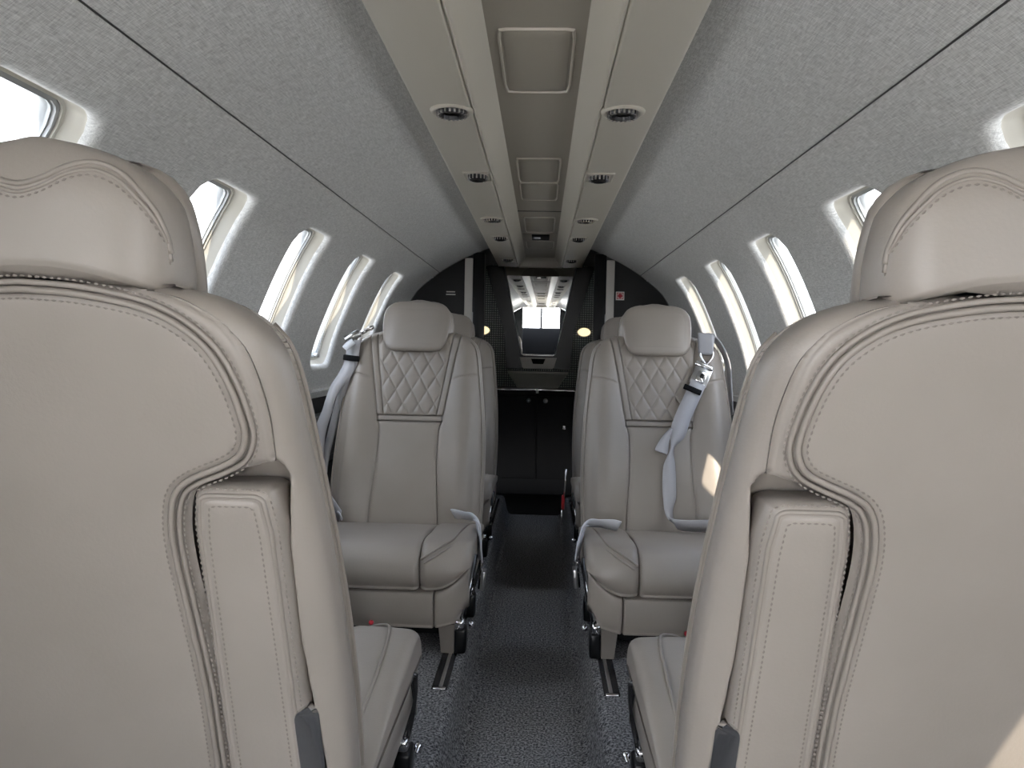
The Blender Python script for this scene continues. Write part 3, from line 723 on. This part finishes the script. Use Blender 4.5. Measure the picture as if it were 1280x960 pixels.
    # ---- legs on the floor rails
    for s in (1, -1):
        for y in (.648, .40):
            pts = [(.163, .078), (.205, .078), (.203, 0.0042), (.171, 0.0042)]
            V = [(s*x, y-.02, z) for x, z in pts]+[(s*x, y+.014, z) for x, z in pts]
            Fc = [(0, 1, 2, 3), (7, 6, 5, 4), (0, 4, 5, 1), (1, 5, 6, 2), (2, 6, 7, 3), (3, 7, 4, 0)]
            if s < 0: Fc = [f[::-1] for f in Fc]
            lg = A('leg', (V, Fc), LEGM, smooth=False)
            A('cap', box((s*.219, y-.006, .036), (.029, .05, .064), .006), BLACKG, lg)
            A('bevel', box((s*.217, y-.004, .079), (.024, .05, .024), .006), CHROME, lg)
    P = catmull([(.219, .64, .09), (.228, .63, .13), (.238, .60, .19), (.243, .57, .235)], 5)
    V, Fc = ribbon(P, [(.010, 0, -.003)]*len(P), .004, 2)
    A('strut', (V, Fc), BLACKM)
    A('strut', tube([(.232, .655, .12), (.243, .63, .19)], .0028, 6), CHROME, label='thin chrome edge')
    A('knob', lathe([(.003, -.012), (.004, .0), (.007, .003), (.007, .010), (0, .012)], 12, c=(.245, .63, .072), axis='y'), CHROME)
    return t
def copy_tree(o, parent=None):
    c = o.copy(); COL.objects.link(c)
    if parent: c.parent = parent
    for ch in list(o.children): copy_tree(ch, c)
    return c
GRP = 'taupe leather cabin seats'
fl = make_seat('cabin_seat', 'large taupe leather seat seen from behind at the left edge of the view', 1, (-.428, .60, 0), 0, GRP)
fr = make_seat('cabin_seat', 'large taupe leather seat seen from behind at the right edge of the view', -1, (.428, .60, 0), 0, GRP)
def dup(o, loc, rz, label):
    c = copy_tree(o); c.location = loc; c.rotation_euler = (0, 0, rz); c['label'] = label; return c
ml = dup(fr, (-.39, 2.45, 0), PI, 'facing taupe seat with quilted backrest left of the aisle')
mr = dup(fl, (.39, 2.45, 0), PI, 'facing taupe seat with quilted backrest and long silver strap right of the aisle')
al = dup(fr, (-.40, 3.30, 0), PI, 'aft taupe seat mostly hidden behind the facing seat left of the aisle')
ar = dup(fl, (.40, 3.30, 0), PI, 'aft taupe seat mostly hidden behind the facing seat right of the aisle')

for t in (fl, fr):                     # the two near headrests are pulled up a little
    for ch in t.children:
        if ch.name.startswith('headrest'): ch.location.z += .021

# ------------------------------------------------------------------ seat belts of the facing seats
def perp(P, w, up=(0, .95, .31)):
    """half-width vectors lying in the plane of the backrest"""
    P = np.asarray(P, float); T = np.gradient(P, axis=0); Wv = np.cross(T, up); Wv /= np.linalg.norm(Wv, axis=1)[:, None]
    return Wv*np.broadcast_to(np.asarray(w, float), (len(P),))[:, None]
def belts_right(t, m):
    A = lambda n, vf, mt, par=t, **k: obj(n, mir(vf, m), mt, par, **k)
    P = np.array([(-.122, .186, .688), (-.115, .198, .678), (-.09, .217, .629), (-.066, .234, .58), (-.048, .250, .53), (-.032, .264, .49), (-.022, .280, .44), (-.020, .295, .395), (-.019, .312, .349), (-.016, .326, .31), (-.020, .350, .286)])
    Wv = perp(P, [.024, .024, .024, .024, .023, .010, .017, .020, .019, .012, .018])
    Wv[5] = Wv[5]*.6+np.array([0, .008, 0]); Wv[9] += np.array([0, .008, 0]); Wv[10] = np.array([.010, .014, .008])
    be = A('shoulder_belt', ribbon(P, Wv), WEB, label='silver webbing strap hanging across the backrest')
    P = np.array([(-.020, .345, .290), (-.03, .362, .282), (-.055, .374, .281), (-.10, .380, .283), (-.16, .378, .286), (-.225, .36, .290)])
    Wv = np.array([(.012, .010, .010), (.008, .012, .016), (.003, .012, .018), (0, .012, .019), (0, .013, .019), (0, .013, .019)])
    A('lap_belt', ribbon(P, Wv), WEB, label='silver webbing strap lying in the seat crease')
    P = np.array([(-.028, .262, .55), (-.012, .264, .52), (.0, .270, .488), (.004, .276, .478)])
    A('tail', ribbon(P, perp(P, [.004, .012, .019, .019])), WEB, be)
    Rb = Matrix.Rotation(.32, 3, 'X') @ Matrix.Rotation(-.40, 3, 'Y'); Ru = Matrix.Rotation(.32, 3, 'X') @ Matrix.Rotation(-.06, 3, 'Y')
    A('keeper', box((-.098, .209, .666), (.056, .010, .016), .002, rot=Rb), BLACKP, be)
    g = rloft([(-.040, 0, 0, .018, .005, 5), (-.034, 0, 0, .023, .007, 5), (.0, 0, 0, .025, .008, 5), (.025, 0, 0, .027, .009, 5), (.030, 0, 0, .026, .007, 5)], 24)
    g = ([tuple(Ru @ Vector(v)+Vector((-.150, .140, .812))) for v in g[0]], g[1])
    A('guide', g, CLEARP, be, label='frosted plastic strap guide')
    ad = A('adjuster', tube(catmull([(-.170, .150, .785), (-.168, .157, .768), (-.152, .164, .748), (-.140, .166, .744)], 5), .0042, 8), CHROME, be)
    A('adjuster', tube(catmull([(-.130, .150, .785), (-.132, .157, .768), (-.143, .164, .748), (-.152, .166, .744)], 5), .0042, 8), CHROME, be)
    bu = A('buckle', box((-.131, .177, .710), (.054, .010, .070), .003, rot=Rb), STEEL, be, auto=30)
    A('buckle', box((-.139, .170, .738), (.060, .017, .018), .006, rot=Rb), CHROME, be)
    A('buckle', box((-.128, .186, .704), (.030, .012, .036), .004, rot=Rb), CHROME, be, auto=30)
    A('buckle', box((-.130, .193, .708), (.012, .006, .014), .002, rot=Rb), BLACKM, be)
    P = catmull([(-.16, .10, .838), (-.185, .10, .826), (-.207, .09, .804), (-.228, .08, .769), (-.2405, .08, .727), (-.2445, .09, .655), (-.249, .10, .58)], 5)
    A('belt_edge', ribbon(P, [(0, .02, .006)]*len(P), .002, 2), WEB, be)
    aisle(A, t, [(.142, .44, .289), (.165, .445, .295), (.198, .45, .298), (.227, .47, .303), (.242, .50, .303), (.252, .52, .277), (.259, .53, .249), (.263, .54, .222)], (.266, .54, .172))
def aisle(A, t, P, bpos):
    be = A('aisle_belt', ribbon(P, [(-.006, .012, .016)]*2+[(.0, .016, .014)]*2+[(.006, .017, .004)]*(len(P)-4)), WEBW, label='pale webbing belt end draped over the aisle side')
    Q = [(p[0]+.003+(.006*i/len(P)), p[1]+.012, p[2]-.004) for i, p in enumerate(P[3:])]
    A('belt_fold', ribbon(Q, [(0, .017, .004)]*len(Q)), WEB, be)
    R = Matrix.Rotation(.10, 3, 'Y')
    A('buckle', box(bpos, (.012, .040, .052), .003, rot=R), STEEL, be, auto=30)
    A('buckle', box((bpos[0]-.008, bpos[1], bpos[2]), (.006, .036, .046), .002, rot=R), BLACKM, be)
    A('link', tube([(bpos[0]-.004, bpos[1]+.012*math.cos(a), bpos[2]+.040+.014*math.sin(a)) for a in np.linspace(0, 2*PI, 16, endpoint=False)], .0032, 6, closed=True), CHROME, be)
def belts_left(t, m):
    A = lambda n, vf, mt, par=t, **k: obj(n, mir(vf, m), mt, par, **k)
    P = np.array([(-.190, .158, .800), (-.193, .165, .770), (-.195, .168, .745), (-.202, .172, .715), (-.217, .182, .683), (-.243, .19, .645), (-.257, .2, .602), (-.265, .2, .571), (-.284, .2, .517), (-.294, .2, .453), (-.296, .22, .354)])
    be = A('shoulder_belt', ribbon(P, perp(P, [.020, .021, .021, .021, .020, .016, .015, .016, .018, .02, .02])), WEB, label='grey webbing strap hanging down the window side')
    P = np.array([(-.183, .150, .75), (-.190, .158, .725), (-.20, .165, .69), (-.222, .17, .644), (-.237, .17, .593), (-.259, .17, .502), (-.277, .17, .424), (-.285, .18, .34)])
    A('shoulder_belt', ribbon(P, perp(P, .012)), WEB, be)
    R = Matrix.Rotation(.10, 3, 'Y')
    A('keeper', box((-.196, .176, .741), (.050, .010, .018), .002, rot=R), BLACKP, be)
    ax = np.array([.060, -.012, .032]); ax /= np.linalg.norm(ax)
    def cyl(c, L, r): c = np.array(c); return tube([c-ax*L/2, c-ax*L/2*.96, c+ax*L/2*.96, c+ax*L/2], [r*.8, r, r, r*.8], 14)
    A('buckle', cyl((-.197, .158, .810), .052, .013), STEEL, be, label='metal buckle lying on the shoulder')
    for k in range(2):
        A('buckle', tube([np.array((-.172, .150-.006+.014*k, .822))+ax*s*.045 for s in (0, .33, .66, 1)], .005, 8), CHROME, be)
    for s in (.012, .034): A('buckle', box(np.array((-.172, .151, .822))+ax*s, (.012, .022, .014), .003, rot=Matrix.Rotation(-.45, 3, 'Y')), STEEL, be, auto=30)
    P = np.array([(-.190, .172, .795), (-.203, .178, .784), (-.216, .182, .770)])
    A('pull_tab', ribbon(P, perp(P, [.010, .011, .010]), .0016), WEBW, be, label='pale blue white pull tab')
    P = np.array([(-.258, .29, .337), (-.235, .305, .323), (-.212, .32, .302), (-.194, .33, .282), (-.182, .335, .268)])
    lb = A('lap_belt', ribbon(P, [(.006, .012, .020)]*5), WEB)
    P = np.array([(-.190, .338, .282), (-.180, .345, .275), (-.174, .345, .262)])
    A('loop', ribbon(P, [(.003, .010, .006)]*3), WEBW, lb)
    aisle(A, t, [(.160, .36, .292), (.172, .37, .294), (.197, .40, .298), (.226, .44, .303), (.243, .48, .300), (.250, .50, .272), (.253, .52, .240), (.257, .53, .208)], (.265, .53, .155))
belts_right(mr, 1); belts_left(ml, -1)
A = lambda n, vf, mt, par=ar, **k: obj(n, vf, mt, par, **k)
rt = A('release_tag', box((.285, .55, .195), (.012, .03, .055), .005), RED, label='red pull tag')
A('rod', tube([(.276, .56, .325), (.282, .555, .22)], .003, 6), CHROME, rt); A('rod', tube([(.288, .555, .165), (.289, .55, .105)], .003, 6), CHROME, rt)

# ------------------------------------------------------------------ floor rails
for side, nm in ((-1, 'left'), (1, 'right')):
    t = thing('seat_rail', 'dark metal seat rail let into the carpet on the %s of the aisle' % nm, 'rail', (side*.197, 0, 0))
    obj('channel', box((0, 2.65, .0005), (.036, 2.1, .005), .001), BLACKM, t)
    obj('insert', box((-.002*side, 2.65, .0015), (.009, 2.09, .0045), .001), STEEL, t)
    obj('end_cap', box((0, 1.604, .001), (.03, .012, .006), .002), CHROME, t)

# ------------------------------------------------------------------ lavatory wall
y = Y_LAV
def plate(pts, y0, y1):
    n = len(pts); V = [(x, y0, z) for x, z in pts]+[(x, y1, z) for x, z in pts]
    return V, [tuple(range(n)), tuple(range(2*n-1, n-1, -1))]+[((i+1) % n, i, i+n, (i+1) % n+n) for i in range(n)]
mr_t = thing('mirror', 'V shaped mirror in a black lacquered frame on the lavatory wall', 'mirror', (0, y, .66))
for s in (-1, 1):
    pts = [(s*.34, .64), (s*.222, .64), (s*.106, .085), (s*.106, .0), (s*.20, .0), (s*.215, .22)]
    if s < 0: pts = pts[::-1]
    obj('frame', plate(pts, -.035, .01), BLACKG, mr_t, smooth=False)
    P = [(s*.2225, -.037, .63), (s*.107, -.037, .09)]
    obj('edge_strip', tube(P, .003, 6), STEEL, mr_t)
obj('frame', plate([(-.106, .0), (.106, .0), (.106, .088), (-.106, .088)][::1], -.028, .01), BLACKG, mr_t, smooth=False)
g = [(-.222, .64), (-.106, .088), (.106, .088), (.222, .64)]
tl = math.tan(math.radians(.92))
V = [(x, -.012-tl*(z-.35), z) for x, z in g]
obj('glass', (V, [(0, 1, 2, 3)]), MIRROR, mr_t, smooth=False)
obj('bottom_rim', tube([(-.109, -.036, .12), (-.104, -.036, .09), (-.09, -.036, .083), (.09, -.036, .083), (.104, -.036, .09), (.109, -.036, .12)], .004, 8), CHROME, mr_t)
ped = thing('mirror_latch_plate', 'grey plate with a black latch just below the mirror', 'latch', (0, y-.04, .70))
obj('plate', plate([(-.115, .03), (-.10, -.03), (-.09, -.04), (.09, -.04), (.10, -.03), (.115, .03)], -.012, .004), GREYTRIM, ped, smooth=False)
obj('latch', plate([(-.045, .022), (-.032, -.010), (.032, -.010), (.045, .022)], -.018, -.010), BLACKP, ped, smooth=False)
cab = thing('vanity_cabinet', 'black lavatory cabinet with two knobs below the mirror', 'cabinet', (0, 4.42, 0))
obj('body', box((0, 0, .22), (.62, .22, .63), .006), BLACKP, cab)
for s in (-1, 1):
    obj('door', box((s*.152, -.112, .25), (.298, .012, .50), .004), BLACKP, cab)
    obj('knob', lathe([(.006, 0), (.006, -.01), (.014, -.014), (.014, -.022), (0, -.026)], 16, c=(s*.05, -.118, .475), axis='y'), STEEL, cab)
obj('worktop_edge', box((0, -.118, .54), (.56, .012, .010), .003), CHROME, cab)
obj('worktop', box((0, 0, .535), (.60, .215, .014), .003), BLACKG, cab)
obj('latch', box((.165, -.124, .318), (.018, .012, .022), .003), CHROME, cab, label='small chrome latch')
obj('catch', box((0, -.126, .533), (.016, .01, .028), .003), STEEL, cab)
tray = thing('folding_tray', 'grey trapezoid folding tray leaning above the chrome cabinet edge', 'tray', (0, 4.36, .546))
V = [(-.185, .09, .09), (.185, .09, .09), (.12, .0, .002), (-.12, .0, .002)]; V2 = [(x, yy+.008, z-.004) for x, yy, z in V]
obj('leaf', (V+V2, [(0, 1, 2, 3)[::-1], (4, 5, 6, 7), (0, 4, 5, 1)[::-1], (1, 5, 6, 2)[::-1], (2, 6, 7, 3)[::-1], (3, 7, 4, 0)[::-1]]), SILVERP, tray, smooth=False)
obj('edge', tube([(-.185, .088, .092), (.185, .088, .092)], .006, 8), GREYTRIM, tray)
for s, nm in ((-1, 'left'), (1, 'right')):
    t = thing('wall_lamp', 'small glowing lens shaped lamp on the dark woven wall %s of the mirror' % nm, 'lamp', ((-.352, .285)[s > 0], y+.015, .895))
    q = [(.040*math.cos(a), .026*math.sin(a)*abs(math.sin(a))**.15) for a in np.linspace(0, 2*PI, 28, endpoint=False)]
    R = [[(x*k, yy, z*k) for x, z in q] for k, yy in ((1.14, .004), (1.12, -.006), (1.02, -.008), (1.0, -.004))]
    obj('bezel', grid(R, closev=True, flip=False), STEEL, t)
    R = [[(x*k, yy, z*k) for x, z in q] for k, yy in ((1.0, -.004), (.8, -.012), (.4, -.016), (.02, -.017))]
    obj('lens', grid(R, closev=True, flip=False), LAMP, t)

# ------------------------------------------------------------------ bulkhead placards
t = thing('placard', 'white square placard with a red emblem on the right dark bulkhead', 'sign', (.423, Y_BULK-.003, 1.068))
obj('plate', box((0, 0, 0), (.044, .004, .044), .001), WHITE, t)
obj('emblem', plate([(.012*math.cos(a), .012*math.sin(a)) for a in np.linspace(0, 2*PI, 16, endpoint=False)][::-1], -.004, -.001), RED, t, smooth=False)
obj('emblem_border', join(*[box((x, -.003, z), (sx, .003, sz)) for x, z, sx, sz in ((0, .015, .034, .003), (0, -.015, .034, .003), (.0155, 0, .003, .034), (-.0155, 0, .003, .034))]), RED, t, smooth=False)
t = thing('text_placard', 'two faint grey engraved lines on the left dark bulkhead', 'sign', (-.465, Y_BULK-.001, 1.075))
for z, w in ((.0, .046), (-.014, .050)): obj('text_line', box((0, 0, z), (w, .002, .006)), SILVERP, t, smooth=False)
